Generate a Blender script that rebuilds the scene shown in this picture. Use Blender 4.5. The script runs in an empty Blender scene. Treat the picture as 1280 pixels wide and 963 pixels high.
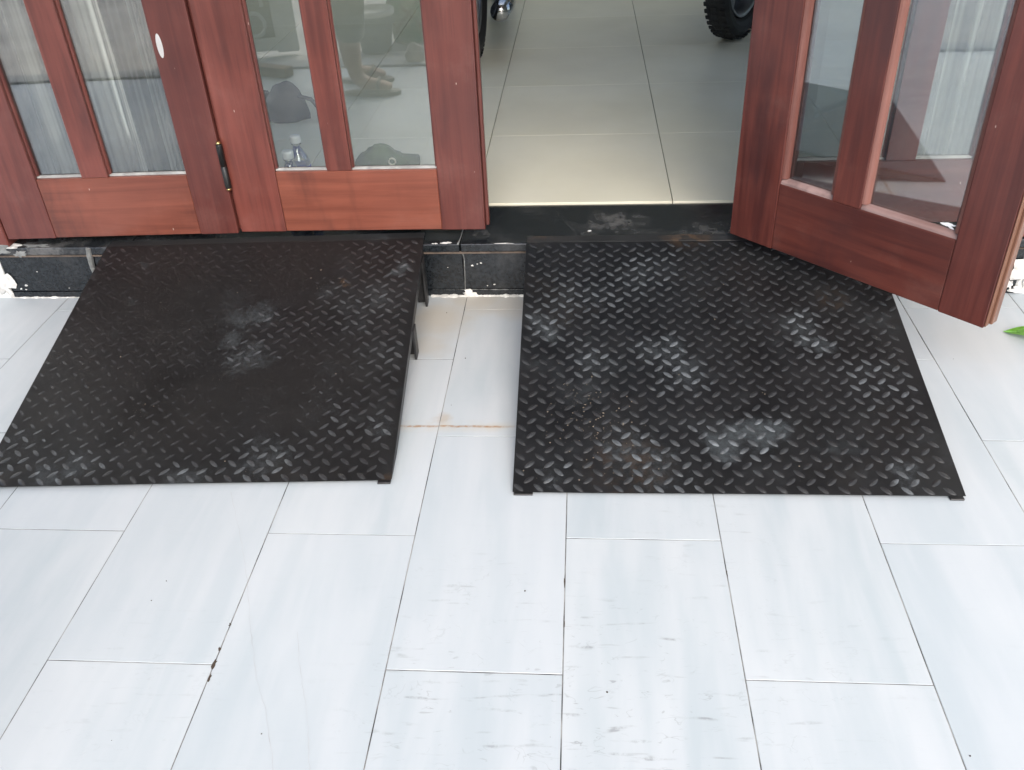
import bpy, bmesh, math, random
from mathutils import Vector, Matrix, noise as mnoise
R = math.radians
random.seed(7)
S = bpy.context.scene
C = S.collection

# ------------------------------------------------------------------ camera
cam_d = bpy.data.cameras.new('camera')
cam = bpy.data.objects.new('camera', cam_d); C.objects.link(cam)
rt = Vector((0.99696, 0.06591, -0.04150)); up = Vector((-0.00348, 0.57007, 0.82159)); fw = Vector((-0.07781, 0.81895, -0.56857))
m = Matrix((rt, up, -fw)).transposed().to_4x4(); m.translation = (0, 0, 1.250)
cam.matrix_world = m
cam_d.sensor_fit = 'HORIZONTAL'; cam_d.sensor_width = 36; cam_d.lens = 1117.75 / 1280 * 36
cam_d.clip_start = 0.02; cam_d.clip_end = 400
S.camera = cam
# ------------------------------------------------------------------ sky, sun, exposure
SUN_EL, SUN_AZ = 44, 165          # azimuth measured from +y towards +x: the sun stands behind and right of the camera
w = bpy.data.worlds.new('World'); S.world = w; w.use_nodes = True
nt = w.node_tree; bg = nt.nodes['Background']
sky = nt.nodes.new('ShaderNodeTexSky'); sky.sky_type = 'NISHITA'; sky.sun_disc = False
sky.sun_elevation = R(SUN_EL); sky.sun_rotation = R(SUN_AZ); sky.air_density = 1.0; sky.dust_density = 3.0; sky.ozone_density = 1.0
nt.links.new(sky.outputs[0], bg.inputs[0]); bg.inputs[1].default_value = 0.15
sun_d = bpy.data.lights.new('sun', 'SUN'); sun_d.energy = 1.1; sun_d.angle = R(50); sun_d.color = (1.0, 0.985, 0.965)
sun = bpy.data.objects.new('sun', sun_d); C.objects.link(sun)
sd = Vector((math.sin(R(SUN_AZ)) * math.cos(R(SUN_EL)), math.cos(R(SUN_AZ)) * math.cos(R(SUN_EL)), math.sin(R(SUN_EL))))
sun.rotation_euler = sd.to_track_quat('Z', 'Y').to_euler(); sun.location = sd * 20
S.cycles.max_bounces = 6; S.cycles.diffuse_bounces = 4; S.cycles.glossy_bounces = 3; S.cycles.transmission_bounces = 4; S.cycles.transparent_max_bounces = 8
S.view_settings.view_transform = 'Standard'; S.view_settings.look = 'None'
S.view_settings.exposure = 1.15; S.view_settings.gamma = 1; S.view_settings.use_curve_mapping = False

# ------------------------------------------------------------------ material helpers
class NB:
    def __init__(s, name):
        s.m = bpy.data.materials.new(name); s.m.use_nodes = True
        s.t = s.m.node_tree; s.n = s.t.nodes; s.l = s.t.links
        s.bsdf = s.n['Principled BSDF']; s.out = s.n['Material Output']
        s.tc = s.n.new('ShaderNodeTexCoord'); s.geo = s.n.new('ShaderNodeNewGeometry'); s.oi = s.n.new('ShaderNodeObjectInfo')
    def set(s, **k):
        for a, v in k.items():
            i = s.bsdf.inputs[a.replace('_', ' ')]
            if hasattr(v, 'is_linked') or hasattr(v, 'links'): s.l.new(v, i)
            else: i.default_value = v
    def con(s, v, i):
        if isinstance(v, (int, float, tuple, list)):
            i.default_value = v if not (isinstance(v, tuple) and len(v) == 3 and i.type == 'RGBA') else (*v, 1)
        else: s.l.new(v, i)
    def math(s, op, a, b=0.0, c=0.0, clamp=False):
        n = s.n.new('ShaderNodeMath'); n.operation = op; n.use_clamp = clamp
        s.con(a, n.inputs[0]); s.con(b, n.inputs[1]); s.con(c, n.inputs[2]); return n.outputs[0]
    def vmath(s, op, a, b=(0, 0, 0)):
        n = s.n.new('ShaderNodeVectorMath'); n.operation = op; s.con(a, n.inputs[0]); s.con(b, n.inputs[1])
        return n.outputs['Value'] if op in ('LENGTH', 'DISTANCE', 'DOT_PRODUCT') else n.outputs[0]
    def map(s, vec, scale=(1, 1, 1), rot=(0, 0, 0), loc=(0, 0, 0)):
        n = s.n.new('ShaderNodeMapping'); s.l.new(vec, n.inputs[0])
        n.inputs['Scale'].default_value = scale; n.inputs['Rotation'].default_value = rot; n.inputs['Location'].default_value = loc
        return n.outputs[0]
    def noise(s, vec, scale, detail=4, rough=0.55, dist=0.0):
        n = s.n.new('ShaderNodeTexNoise'); s.l.new(vec, n.inputs['Vector'])
        n.inputs['Scale'].default_value = scale; n.inputs['Detail'].default_value = detail
        n.inputs['Roughness'].default_value = rough; n.inputs['Distortion'].default_value = dist
        return n.outputs['Fac']
    def vor(s, vec, scale, feature='F1'):
        n = s.n.new('ShaderNodeTexVoronoi'); n.feature = feature; s.l.new(vec, n.inputs['Vector']); n.inputs['Scale'].default_value = scale
        return n.outputs['Distance']
    def ramp(s, f, a, b, lo=0.0, hi=1.0):
        n = s.n.new('ShaderNodeMapRange'); n.interpolation_type = 'SMOOTHSTEP'; s.con(f, n.inputs[0])
        n.inputs[1].default_value = a; n.inputs[2].default_value = b; n.inputs[3].default_value = lo; n.inputs[4].default_value = hi
        return n.outputs[0]
    def mix(s, f, a, b, blend='MIX'):
        n = s.n.new('ShaderNodeMix'); n.data_type = 'RGBA'; n.blend_type = blend
        s.con(f, n.inputs[0]); s.con(a, n.inputs[6]); s.con(b, n.inputs[7]); return n.outputs[2]
    def bump(s, h, strength=0.3, dist=0.002):
        n = s.n.new('ShaderNodeBump'); s.con(h, n.inputs['Height']); n.inputs['Strength'].default_value = strength
        n.inputs['Distance'].default_value = dist; s.l.new(n.outputs[0], s.bsdf.inputs['Normal'])
    def rnd_vec(s, base, k=13.0):
        cx = s.n.new('ShaderNodeCombineXYZ'); r = s.math('MULTIPLY', s.oi.outputs['Random'], k)
        s.l.new(r, cx.inputs[0]); s.l.new(s.math('MULTIPLY', r, 1.7), cx.inputs[1]); s.l.new(s.math('MULTIPLY', r, 2.3), cx.inputs[2])
        return s.vmath('ADD', base, cx.outputs[0])
    def axis(s, vec, i):
        n = s.n.new('ShaderNodeSeparateXYZ'); s.l.new(vec, n.inputs[0]); return n.outputs[i]

def plain(name, col, rough=0.6, metallic=0.0, vary=0.15, vs=20.0, bump=0.15, bd=0.002, spec=0.5):
    b = NB(name); o = b.tc.outputs['Object']
    f = b.noise(o, vs, 5); c2 = tuple(min(1, c * (1 - vary)) for c in col); c1 = tuple(min(1, c * (1 + vary)) for c in col)
    b.set(Base_Color=b.mix(b.ramp(f, .3, .7), c2, c1), Roughness=b.ramp(f, .2, .8, max(.02, rough - .08), min(1, rough + .08)), Metallic=metallic)
    b.bsdf.inputs['Specular IOR Level'].default_value = spec
    if bump: b.bump(b.noise(o, vs * 6, 3), bump, bd)
    return b.m

def blob_mask(b, pos, pts, warp=0.06, ws=14.0):
    """soft irregular patches at given world spots (x, y, radius, strength)"""
    n = b.n.new('ShaderNodeTexNoise'); b.l.new(pos, n.inputs['Vector']); n.inputs['Scale'].default_value = ws; n.inputs['Detail'].default_value = 5
    v = b.vmath('ADD', pos, b.vmath('MULTIPLY', b.vmath('SUBTRACT', n.outputs['Color'], (.5, .5, .5)), (warp * 2, warp * 2, 0)))
    v = b.vmath('MULTIPLY', v, (1, 1, 0)); acc = None
    for x, y, r, s in pts:
        k = b.ramp(b.vmath('DISTANCE', v, (x, y, 0)), r * .15, r, s, 0.0)
        acc = k if acc is None else b.math('MAXIMUM', acc, k)
    return acc

def mat_tile_out():
    b = NB('porch_tile'); o = b.rnd_vec(b.tc.outputs['Object'], 9.0); P = b.geo.outputs['Position']
    v1 = b.map(o, (7, 1.3, 1), (0, 0, R(-13))); v2 = b.map(o, (19, 2.8, 1), (0, 0, R(-17)))
    f = b.ramp(b.noise(v1, 1.0, 4, .5, .5), .30, .70); g = b.ramp(b.noise(v2, 1.0, 4, .5, .4), .35, .72)
    c = b.mix(f, (.395, .445, .470), (.470, .505, .525)); c = b.mix(b.math('MULTIPLY', g, .40), c, (.54, .56, .575))
    c = b.mix(b.math('MULTIPLY', b.ramp(b.oi.outputs['Random'], 0, 1), .22), c, (.43, .475, .515))
    # scuffs: broken hair-thin marks, dense in a few trodden places
    sc = b.map(P, (.8, 3.0, 1), (0, 0, R(-24))); n1 = b.noise(sc, 13.0, 3, .6, .8)
    line = b.ramp(b.math('ABSOLUTE', b.math('SUBTRACT', n1, .53)), .0, .014, 1, 0)
    brk = b.ramp(b.noise(P, 30.0, 3), .54, .64); zone = blob_mask(b, P, [(.08, .86, .38, 1.), (-.2, .88, .26, .8), (-.2, 1.1, .2, .5), (.35, .95, .3, .35), (-.75, .9, .25, .25), (.25, 1.25, .25, .3)])
    mark = b.math('MULTIPLY', b.math('MULTIPLY', line, brk), b.math('ADD', b.math('MULTIPLY', zone, .8), .03))
    sc2 = b.map(P, (1, 1.6, 1), (0, 0, R(35)), (3, 1, 0)); n2 = b.noise(sc2, 22.0, 2, .6, .6)
    l2 = b.math('MULTIPLY', b.ramp(b.math('ABSOLUTE', b.math('SUBTRACT', n2, .5)), 0, .016, 1, 0), b.ramp(b.noise(P, 17.0, 3), .54, .64))
    mark = b.math('MAXIMUM', mark, b.math('MULTIPLY', l2, b.math('MULTIPLY', zone, .6)))
    st = b.noise(b.map(P, (11, 75, 1), (0, 0, R(-22))), 1.0, 2, .5, .3); st = b.math('MULTIPLY', b.ramp(st, .60, .74), b.ramp(b.noise(P, 45.0, 4, .7), .36, .62))
    st = b.math('MULTIPLY', st, b.math('ADD', b.math('MULTIPLY', zone, .62), .03)); mark = b.math('MAXIMUM', b.math('MULTIPLY', mark, .55), st)
    c = b.mix(mark, c, (.14, .14, .145))
    # yellowish grime by the step between the ramps, and the rust line left by the ramp frame
    gr = blob_mask(b, P, [(-.40, 2.12, .15, .7), (-.2, 2.2, .12, .55), (-.30, 2.22, .14, .7), (-.42, 1.98, .10, .5), (1.0, 2.0, .2, .2)], .05, 18)
    c = b.mix(gr, c, (.44, .40, .33))
    yy = b.math('ABSOLUTE', b.math('SUBTRACT', b.math('ADD', b.axis(P, 1), b.math('MULTIPLY', b.noise(P, 25.0, 3), .008)), 1.636))
    xx = b.ramp(b.math('ABSOLUTE', b.math('ADD', b.axis(P, 0), .32)), .10, .20, 1, 0)
    ru = b.math('MULTIPLY', b.math('MULTIPLY', b.ramp(yy, .001, .006, 1, 0), xx), b.ramp(b.noise(P, 38.0, 3), .32, .6))
    halo = b.math('MULTIPLY', b.math('MULTIPLY', b.ramp(yy, .0, .03, .45, 0), xx), b.ramp(b.noise(P, 20.0, 3), .35, .65))
    sp = blob_mask(b, P, [(-.325, 1.660, .030, .45)], .02, 40)
    c = b.mix(halo, c, (.50, .42, .30)); c = b.mix(b.math('MULTIPLY', ru, .85), c, (.30, .16, .06)); c = b.mix(sp, c, (.38, .27, .16))
    spk = b.math('MULTIPLY', b.ramp(b.vor(P, 55.0), .03, .05, 1, 0), b.ramp(b.noise(P, 8.0, 2), .64, .68))
    c = b.mix(b.math('MULTIPLY', spk, .6), c, (.1, .1, .1))
    b.set(Base_Color=c, Roughness=b.ramp(b.noise(P, 11.0, 4), .3, .7, .36, .52)); b.bsdf.inputs['Specular IOR Level'].default_value = .35
    b.bump(b.noise(P, 60.0, 3), .06, .001); return b.m

def mat_tile_in():
    b = NB('polished_cream_tile'); P = b.geo.outputs['Position']; o = b.rnd_vec(b.tc.outputs['Object'], 5)
    c = b.mix(b.ramp(b.noise(o, 2.2, 5), .3, .7), (.77, .735, .585), (.82, .79, .65)); d = b.ramp(b.noise(P, 3.0, 3, .5), .30, .85)
    c = b.mix(b.math('MULTIPLY', d, .22), c, (.50, .48, .42))
    b.set(Base_Color=c, Roughness=.2); b.bsdf.inputs['Specular IOR Level'].default_value = .45
    return b.m

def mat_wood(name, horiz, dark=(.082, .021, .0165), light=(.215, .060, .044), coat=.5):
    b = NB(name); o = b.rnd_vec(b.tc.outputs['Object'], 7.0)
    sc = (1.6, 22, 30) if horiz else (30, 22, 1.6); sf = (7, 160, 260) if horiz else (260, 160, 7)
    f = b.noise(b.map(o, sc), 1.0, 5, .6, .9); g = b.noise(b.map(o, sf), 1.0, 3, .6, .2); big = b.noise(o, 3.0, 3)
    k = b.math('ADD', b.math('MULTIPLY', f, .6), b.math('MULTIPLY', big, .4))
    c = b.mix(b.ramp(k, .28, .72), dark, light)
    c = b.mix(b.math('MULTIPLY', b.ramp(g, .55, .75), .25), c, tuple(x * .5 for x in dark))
    stain = b.ramp(b.noise(b.map(o, (8, 8, 2.2)), 1.0, 4, .6), .52, .74)
    c = b.mix(b.math('MULTIPLY', stain, .6), c, (.034, .013, .014))
    vv = b.ramp(b.oi.outputs['Random'], 0, 1, 0, .42); c = b.mix(vv, c, (.070, .023, .022))
    scr = b.math('MULTIPLY', b.ramp(b.vor(b.map(o, (1, 1, .35)), 42.0), .035, .06, 1, 0), b.ramp(b.noise(o, 11.0, 2), .53, .58))
    c = b.mix(b.math('MULTIPLY', scr, .8), c, (.55, .42, .36))
    dust = b.ramp(b.noise(o, 6.0, 6, .7), .5, .8); c = b.mix(b.math('MULTIPLY', dust, .09), c, (.36, .25, .22))
    b.set(Base_Color=c, Roughness=b.ramp(b.noise(o, 9.0, 5), .3, .7, .29, .44), Coat_Weight=coat * .5, Coat_Roughness=.16)
    b.bsdf.inputs['Specular IOR Level'].default_value = .4
    b.bump(b.math('ADD', b.math('MULTIPLY', g, .6), f), .14, .0012); return b.m

def mat_plate(name, pts, film=None):
    b = NB(name); P = b.geo.outputs['Position']
    n = b.noise(P, 9.0, 6, .65); n2 = b.noise(P, 34.0, 5, .7)
    c = b.mix(b.ramp(n, .3, .7), (.0165, .0168, .018), (.030, .0305, .032))
    br = b.ramp(b.noise(P, 5.0, 5, .6), .52, .72); c = b.mix(b.math('MULTIPLY', br, .5), c, (.040, .036, .033))
    patch = blob_mask(b, P, pts, .10, 9.0); patch = b.math('MULTIPLY', b.ramp(b.math('ADD', patch, b.math('MULTIPLY', b.math('SUBTRACT', b.noise(P, 75.0, 6, .85), .5), 2.4)), .30, 1.25), .8)
    gen = b.math('MULTIPLY', b.ramp(b.noise(P, 7.0, 6, .65), .52, .74), b.ramp(n2, .38, .65, .06, .5))
    d = b.math('MAXIMUM', patch, gen)
    nz = b.axis(b.geo.outputs['Normal'], 2)
    c = b.mix(b.math('MULTIPLY', d, .9), c, (.118, .136, .146))
    if film:
        fm = blob_mask(b, P, film, .12, 6.0); c = b.mix(b.math('MULTIPLY', fm, .85), c, (.030, .029, .0285))
        sm = blob_mask(b, P, [(-1.02, 1.62, .10, .5), (-1.0, 1.72, .08, .5), (-1.06, 1.54, .07, .45)], .04, 12); c = b.mix(sm, c, (.010, .010, .010))
    rs = blob_mask(b, P, [(.28, 2.272, .09, .8), (-.12, 2.27, .06, .4), (-.63, 2.08, .02, .9), (.62, 2.0, .06, .4), (-.42, 1.43, .03, .5), (.1, 1.47, .12, .35)], .03, 30.0); c = b.mix(b.math('MULTIPLY', rs, b.ramp(n2, .4, .6)), c, (.12, .075, .045))
    gl = b.math('MULTIPLY', b.ramp(b.vor(P, 150.0), .10, .2, 1, 0), b.ramp(b.noise(P, 6.0, 3), .60, .70))
    c = b.mix(b.math('MULTIPLY', gl, .5), c, (.20, .17, .13))
    b.set(Base_Color=c, Roughness=b.ramp(b.math('ADD', d, b.math('MULTIPLY', n2, .5)), .1, 1.0, .36, .62)); b.bsdf.inputs['Specular IOR Level'].default_value = .42
    b.bump(b.noise(P, 220.0, 4, .7), .25, .0008); return b.m

def mat_lug(name, pts, film=None):
    b = NB(name); P = b.geo.outputs['Position']; n2 = b.noise(P, 30.0, 5, .7)
    patch = blob_mask(b, P, pts, .10, 9.0); rn = b.oi.outputs['Random']
    wv = b.math('ADD', b.math('MULTIPLY', b.ramp(n2, .45, .70), .10), b.math('MULTIPLY', patch, b.ramp(n2, .35, .6, .2, .75)))
    if film:
        fm = blob_mask(b, P, film, .12, 6.0); wv = b.math('MULTIPLY', wv, b.math('SUBTRACT', 1.0, b.math('MULTIPLY', fm, .75)))
    wv = b.math('MULTIPLY', wv, b.ramp(rn, 0, 1, .55, 1.35))
    c = b.mix(b.math('MINIMUM', wv, 1.0), (.0215, .022, .0235), (.19, .21, .225))
    b.set(Base_Color=c, Roughness=b.ramp(wv, 0, 1, .36, .5), Metallic=b.ramp(wv, 0, 1, 0, .35)); b.bump(b.noise(P, 300.0, 3), .2, .0005); return b.m

def mat_granite(name='black_granite', gloss=.14, smears=()):
    b = NB(name); P = b.geo.outputs['Position']
    sp = b.math('MULTIPLY', b.ramp(b.vor(P, 330.0), .10, .28, 1, 0), b.ramp(b.noise(P, 90.0, 2), .5, .62))
    c = b.mix(b.ramp(b.noise(P, 120.0, 4), .35, .7), (.009, .011, .013), (.020, .024, .028)); c = b.mix(b.math('MULTIPLY', sp, .6), c, (.05, .058, .066))
    dust = b.ramp(b.noise(P, 7.0, 7, .7), .46, .78); c = b.mix(b.math('MULTIPLY', dust, .20), c, (.16, .155, .15))
    if smears:
        k = b.math('MULTIPLY', blob_mask(b, P, smears, .10, 16), b.ramp(b.noise(P, 26, 5, .7), .35, .6)); c = b.mix(b.math('MULTIPLY', k, .35), c, (.30, .29, .28))
    b.set(Base_Color=c, Roughness=b.ramp(dust, 0, 1, gloss, .262)); return b.m

def mat_glass(name, tint=(.94, .97, .96), extra=0.0, haze=.018):
    b = NB(name); b.n.remove(b.bsdf); P = b.geo.outputs['Position']
    tr = b.n.new('ShaderNodeBsdfTransparent'); tr.inputs[0].default_value = (*tint, 1)
    gl = b.n.new('ShaderNodeBsdfGlossy'); gl.inputs['Roughness'].default_value = 0.012; gl.inputs['Color'].default_value = (1, 1, 1, 1)
    df = b.n.new('ShaderNodeBsdfDiffuse'); df.inputs['Color'].default_value = (.62, .64, .62, 1)
    fr = b.n.new('ShaderNodeFresnel'); fr.inputs['IOR'].default_value = 1.52
    bp = b.n.new('ShaderNodeBump'); bp.inputs['Strength'].default_value = .03; bp.inputs['Distance'].default_value = .002; b.l.new(b.noise(P, 5.0, 2), bp.inputs['Height']); b.l.new(bp.outputs[0], gl.inputs['Normal'])
    k = b.math('ADD', b.math('MULTIPLY', fr.outputs[0], 2.5), extra, clamp=True)
    m1 = b.n.new('ShaderNodeMixShader'); b.l.new(k, m1.inputs[0]); b.l.new(tr.outputs[0], m1.inputs[1]); b.l.new(gl.outputs[0], m1.inputs[2])
    hz = b.math('MULTIPLY', b.ramp(b.noise(P, 8.0, 6, .7), .35, .8), haze)
    m2 = b.n.new('ShaderNodeMixShader'); b.l.new(hz, m2.inputs[0]); b.l.new(m1.outputs[0], m2.inputs[1]); b.l.new(df.outputs[0], m2.inputs[2])
    b.l.new(m2.outputs[0], b.out.inputs[0]); return b.m

def mat_satin():
    b = NB('silver_satin'); o = b.tc.outputs['Object']; f = b.noise(b.map(o, (34, 10, .25)), 1.0, 3)  # bright and dark streaks of the folds put into the cloth colour
    b.set(Base_Color=b.mix(b.ramp(f, .40, .64), (.13, .122, .105), (.86, .84, .80)), Metallic=.7, Roughness=.29); b.bsdf.inputs['Sheen Weight'].default_value = .3
    b.bump(b.noise(b.map(o, (300, 300, 60)), 1.0, 2), .15, .0006); return b.m

def mat_basket():
    b = NB('lattice_planter'); o = b.tc.outputs['Object']
    a = b.math('MULTIPLY', b.math('ARCTAN2', b.axis(o, 1), b.axis(o, 0)), 2.2); z = b.math('MULTIPLY', b.axis(o, 2), 18.0)
    s1 = b.math('ABSOLUTE', b.math('SINE', b.math('ADD', a, z))); s2 = b.math('ABSOLUTE', b.math('SINE', b.math('SUBTRACT', a, z)))
    k = b.ramp(b.math('MINIMUM', s1, s2), .15, .35); c = b.mix(k, (.16, .10, .05), (.30, .31, .18)); c = b.mix(b.ramp(b.noise(o, 9.0, 4), .45, .6), c, (.06, .17, .09))
    b.set(Base_Color=c, Roughness=.7); return b.m

PR = [(.375, 1.545, .10, 1.), (.305, 1.52, .08, .95), (.43, 1.585, .07, .9), (.227, 1.735, .10, .75), (.195, 1.815, .09, .7), (-.084, 1.898, .08, .85), (.024, 1.786, .10, .6), (.535, 1.90, .06, .75), (.545, 1.83, .07, .8), (.156, 1.455, .12, .6), (.108, 1.52, .10, .65), (.676, 1.441, .06, .7), (.15, 2.10, .16, .5), (.70, 1.71, .12, .4), (-.062, 1.43, .08, .5), (.0, 2.02, .18, .45)]
PL = [(-.876, 1.93, .08, .9), (-.83, 1.96, .08, .85), (-.83, 1.775, .09, .75), (-.785, 1.80, .08, .8), (-.87, 1.845, .06, .9), (-.497, 2.165, .05, 1.), (-.515, 2.13, .05, .9), (-1.197, 2.143, .045, .8), (-1.189, 2.0, .035, .9), (-.589, 1.96, .10, .55), (-.515, 2.02, .09, .7), (-.66, 2.054, .08, .6), (-.468, 1.56, .08, .55), (-1.153, 1.436, .08, .75), (-1.10, 1.455, .07, .75), (-.856, 1.42, .09, .75), (-.694, 1.475, .12, .6), (-1.149, 1.73, .04, .6), (-1.27, 1.50, .10, .45), (-.62, 1.65, .16, .4), (-.50, 1.80, .12, .45)]
FILM = [(-1.12, 1.95, .45, 1.), (-1.10, 1.72, .38, 1.), (-.85, 2.17, .32, 1.), (-.92, 1.62, .26, 1.), (-.72, 1.68, .24, .95), (-1.1, 2.15, .3, 1.), (-.62, 1.78, .22, .8), (-.52, 1.70, .40, .42), (-.60, 2.02, .30, .40), (-.95, 1.44, .3, .35)]
M = dict(
    tile=mat_tile_out(), tile_in=mat_tile_in(),
    grout=plain('grout', (.19, .19, .185), .85, vary=.85, vs=11), grout_in=plain('dark_grout', (.16, .15, .13), .8, vary=.3),
    wood_v=mat_wood('red_hardwood_upright', False), wood_h=mat_wood('red_hardwood_rail', True, (.125, .035, .022), (.26, .080, .049)),
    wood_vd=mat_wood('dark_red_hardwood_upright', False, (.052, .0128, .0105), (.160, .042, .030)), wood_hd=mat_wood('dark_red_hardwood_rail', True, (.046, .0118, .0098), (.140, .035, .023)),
    wood_edge=mat_wood('bare_worn_edge', False, (.10, .042, .026), (.24, .125, .08), 0), bead=mat_wood('pale_worn_bead', True, (.20, .11, .095), (.42, .30, .28), .3), bead_v=mat_wood('pale_worn_bead_upright', False, (.13, .045, .034), (.27, .125, .10), .3),
    silicone=plain('clear_silicone', (.30, .30, .29), .38, vary=.25, vs=30), glass=mat_glass('door_glass'),
    plateR=mat_plate('worn_checker_plate', PR), lugR=mat_lug('worn_lug', PR), plateL=mat_plate('grimy_checker_plate', PL, FILM), lugL=mat_lug('grimy_lug', PL, FILM),
    steel=plain('black_painted_steel', (.02, .02, .021), .45, vary=.4, vs=14), granite=mat_granite(), granite_t=mat_granite('scuffed_granite', .16, [(.10, 2.38, .10, .9), (-.28, 2.33, .05, .8), (.36, 2.30, .12, .7), (0, 2.27, .08, .4), (-1.55, 2.27, .16, .9), (-1.3, 2.26, .1, .5)]),
    mortar=plain('white_mortar', (.66, .65, .62), .9, vary=.25, vs=40, bump=.6), mortar_g=plain('grey_mortar', (.17, .175, .17), .85, vary=.4, vs=40, bump=.6), silt=plain('rusty_joint', (.10, .075, .058), .8, vary=.4, vs=25),
    wall=plain('white_wall_paint', (.74, .74, .71), .75, vary=.05, vs=5), wall_in=plain('cream_wall_paint', (.74, .72, .65), .7, vary=.06, vs=4), ceil=plain('ceiling_paint', (.70, .70, .67), .8, vary=.03),
    satin=mat_satin(), black=plain('black_plastic', (.012, .012, .013), .4), rubber=plain('tyre_rubber', (.014, .014, .0145), .75, vary=.3, vs=30), brass=plain('brass', (.62, .44, .20), .3, 1.0), hinge=plain('hinge_black', (.012, .012, .012), .35),
    alu=plain('grey_alloy', (.30, .31, .33), .38, .9), chrome=plain('chrome', (.55, .55, .56), .16, 1.0), red=plain('red_fairing', (.30, .02, .02), .25), greyp=plain('grey_fairing', (.10, .11, .13), .3), vinyl=plain('seat_vinyl', (.016, .016, .016), .55),
    concrete=plain('concrete_ground', (.50, .48, .44), .9, vary=.18, vs=3, bump=.4), kerb=plain('grey_kerb', (.34, .35, .35), .85, vary=.2, vs=12),
    gate=plain('pale_gate_paint', (.46, .49, .48), .5, vary=.08), gate_d=plain('dark_gate_panel', (.13, .125, .11), .7), brown=plain('old_wood_block', (.16, .10, .06), .85, vary=.3), stone=plain('pale_stone', (.52, .48, .40), .9, vary=.2), bucket=plain('grey_bucket', (.12, .125, .115), .6), cream=plain('cream_rim', (.62, .60, .54), .6),
    basket=mat_basket(), leaf=plain('green_leaf', (.24, .56, .07), .4, vary=.2, vs=40), plant=plain('plant_leaf', (.045, .12, .035), .5, vary=.3), stem=plain('leaf_rib', (.22, .48, .12), .45), soil=plain('soil', (.05, .035, .025), .95),
    olive=plain('dark_green_cloth', (.055, .095, .028), .8, vary=.35, vs=18, bump=.6), ring=plain('ivory_ring', (.70, .66, .52), .4), bag=plain('black_bag_cloth', (.008, .009, .010), .7, vary=.3, vs=14, bump=.6),
    pet=mat_glass('clear_bottle_plastic', (.90, .93, .95), .05, .03), cap=plain('white_cap', (.82, .83, .84), .4, vary=.03), blue=plain('blue_label', (.03, .06, .42), .4, vary=.1), white=plain('white_paint_and_fleck', (.88, .88, .87), .5, vary=.03),
    skin=plain('skin', (.27, .15, .095), .55, vary=.08, vs=30), trouser=plain('grey_cropped_trousers', (.045, .042, .038), .9, vary=.2, vs=40), shirt=plain('grey_shirt', (.22, .23, .24), .9, vary=.1, vs=40), sandal=plain('brown_sandal', (.07, .05, .04), .6), hair=plain('black_hair', (.012, .01, .009), .5), eye=plain('eye_white', (.75, .74, .72), .3), crack=plain('crack_dirt', (.40, .41, .42), .9),
    grit=plain('pale_grit', (.15, .125, .095), .95, vary=.4))

# ------------------------------------------------------------------ mesh helpers
def tag(o, label=None, cat=None, group=None, kind=None):
    if label: o['label'] = label
    if cat: o['category'] = cat
    if group: o['group'] = group
    if kind: o['kind'] = kind
    return o
def empty(name, loc=(0, 0, 0), rz=0):
    o = bpy.data.objects.new(name, None); C.objects.link(o); o.location = loc; o.rotation_euler = (0, 0, rz); o.empty_display_size = .1; return o
def obj(name, bm, mat, parent=None, smooth=False, loc=(0, 0, 0), rot=(0, 0, 0)):
    bmesh.ops.recalc_face_normals(bm, faces=bm.faces[:])
    me = bpy.data.meshes.new(name); bm.to_mesh(me); bm.free(); me.materials.append(mat)
    if smooth: me.polygons.foreach_set('use_smooth', [True] * len(me.polygons))
    o = bpy.data.objects.new(name, me); C.objects.link(o); o.location = loc; o.rotation_euler = rot
    if parent: o.parent = parent
    return o
def inst(name, me, parent, loc=(0, 0, 0), rot=(0, 0, 0), scale=(1, 1, 1)):
    o = bpy.data.objects.new(name, me); C.objects.link(o); o.location = loc; o.rotation_euler = rot; o.scale = scale; o.parent = parent; return o
def box(x0, x1, y0, y1, z0, z1, bev=0.0, seg=1, bm=None):
    b = bmesh.new(); bmesh.ops.create_cube(b, size=1)
    for v in b.verts: v.co = Vector((x0 + (v.co.x + .5) * (x1 - x0), y0 + (v.co.y + .5) * (y1 - y0), z0 + (v.co.z + .5) * (z1 - z0)))
    if bev: bmesh.ops.bevel(b, geom=b.edges[:], offset=bev, segments=seg, affect='EDGES', profile=.5)
    return merge(bm, b)
def merge(bm, b):
    if bm is None: return b
    me = bpy.data.meshes.new('tmp'); b.to_mesh(me); b.free(); bm.from_mesh(me); bpy.data.meshes.remove(me); return bm
def tube(pts, r, n=10, bm=None, closed=False):
    b = bmesh.new(); pts = [Vector(p) for p in pts]; rs = r if isinstance(r, (list, tuple)) else [r] * len(pts); rings = []; k = len(pts)
    for i, p in enumerate(pts):
        t = (pts[(i + 1) % k] - pts[i - 1]) if closed else (pts[min(i + 1, k - 1)] - pts[max(i - 1, 0)])
        t.normalize(); a = t.cross(Vector((0, 0, 1)) if abs(t.z) < .9 else Vector((1, 0, 0))).normalized(); c = t.cross(a)
        rings.append([b.verts.new(p + (a * math.cos(2 * math.pi * j / n) + c * math.sin(2 * math.pi * j / n)) * rs[i]) for j in range(n)])
    for i in range(k if closed else k - 1):
        A, B = rings[i], rings[(i + 1) % k]
        for j in range(n): b.faces.new((A[j], A[(j + 1) % n], B[(j + 1) % n], B[j]))
    if not closed: b.faces.new(rings[0]); b.faces.new(rings[-1])
    return merge(bm, b)
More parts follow.
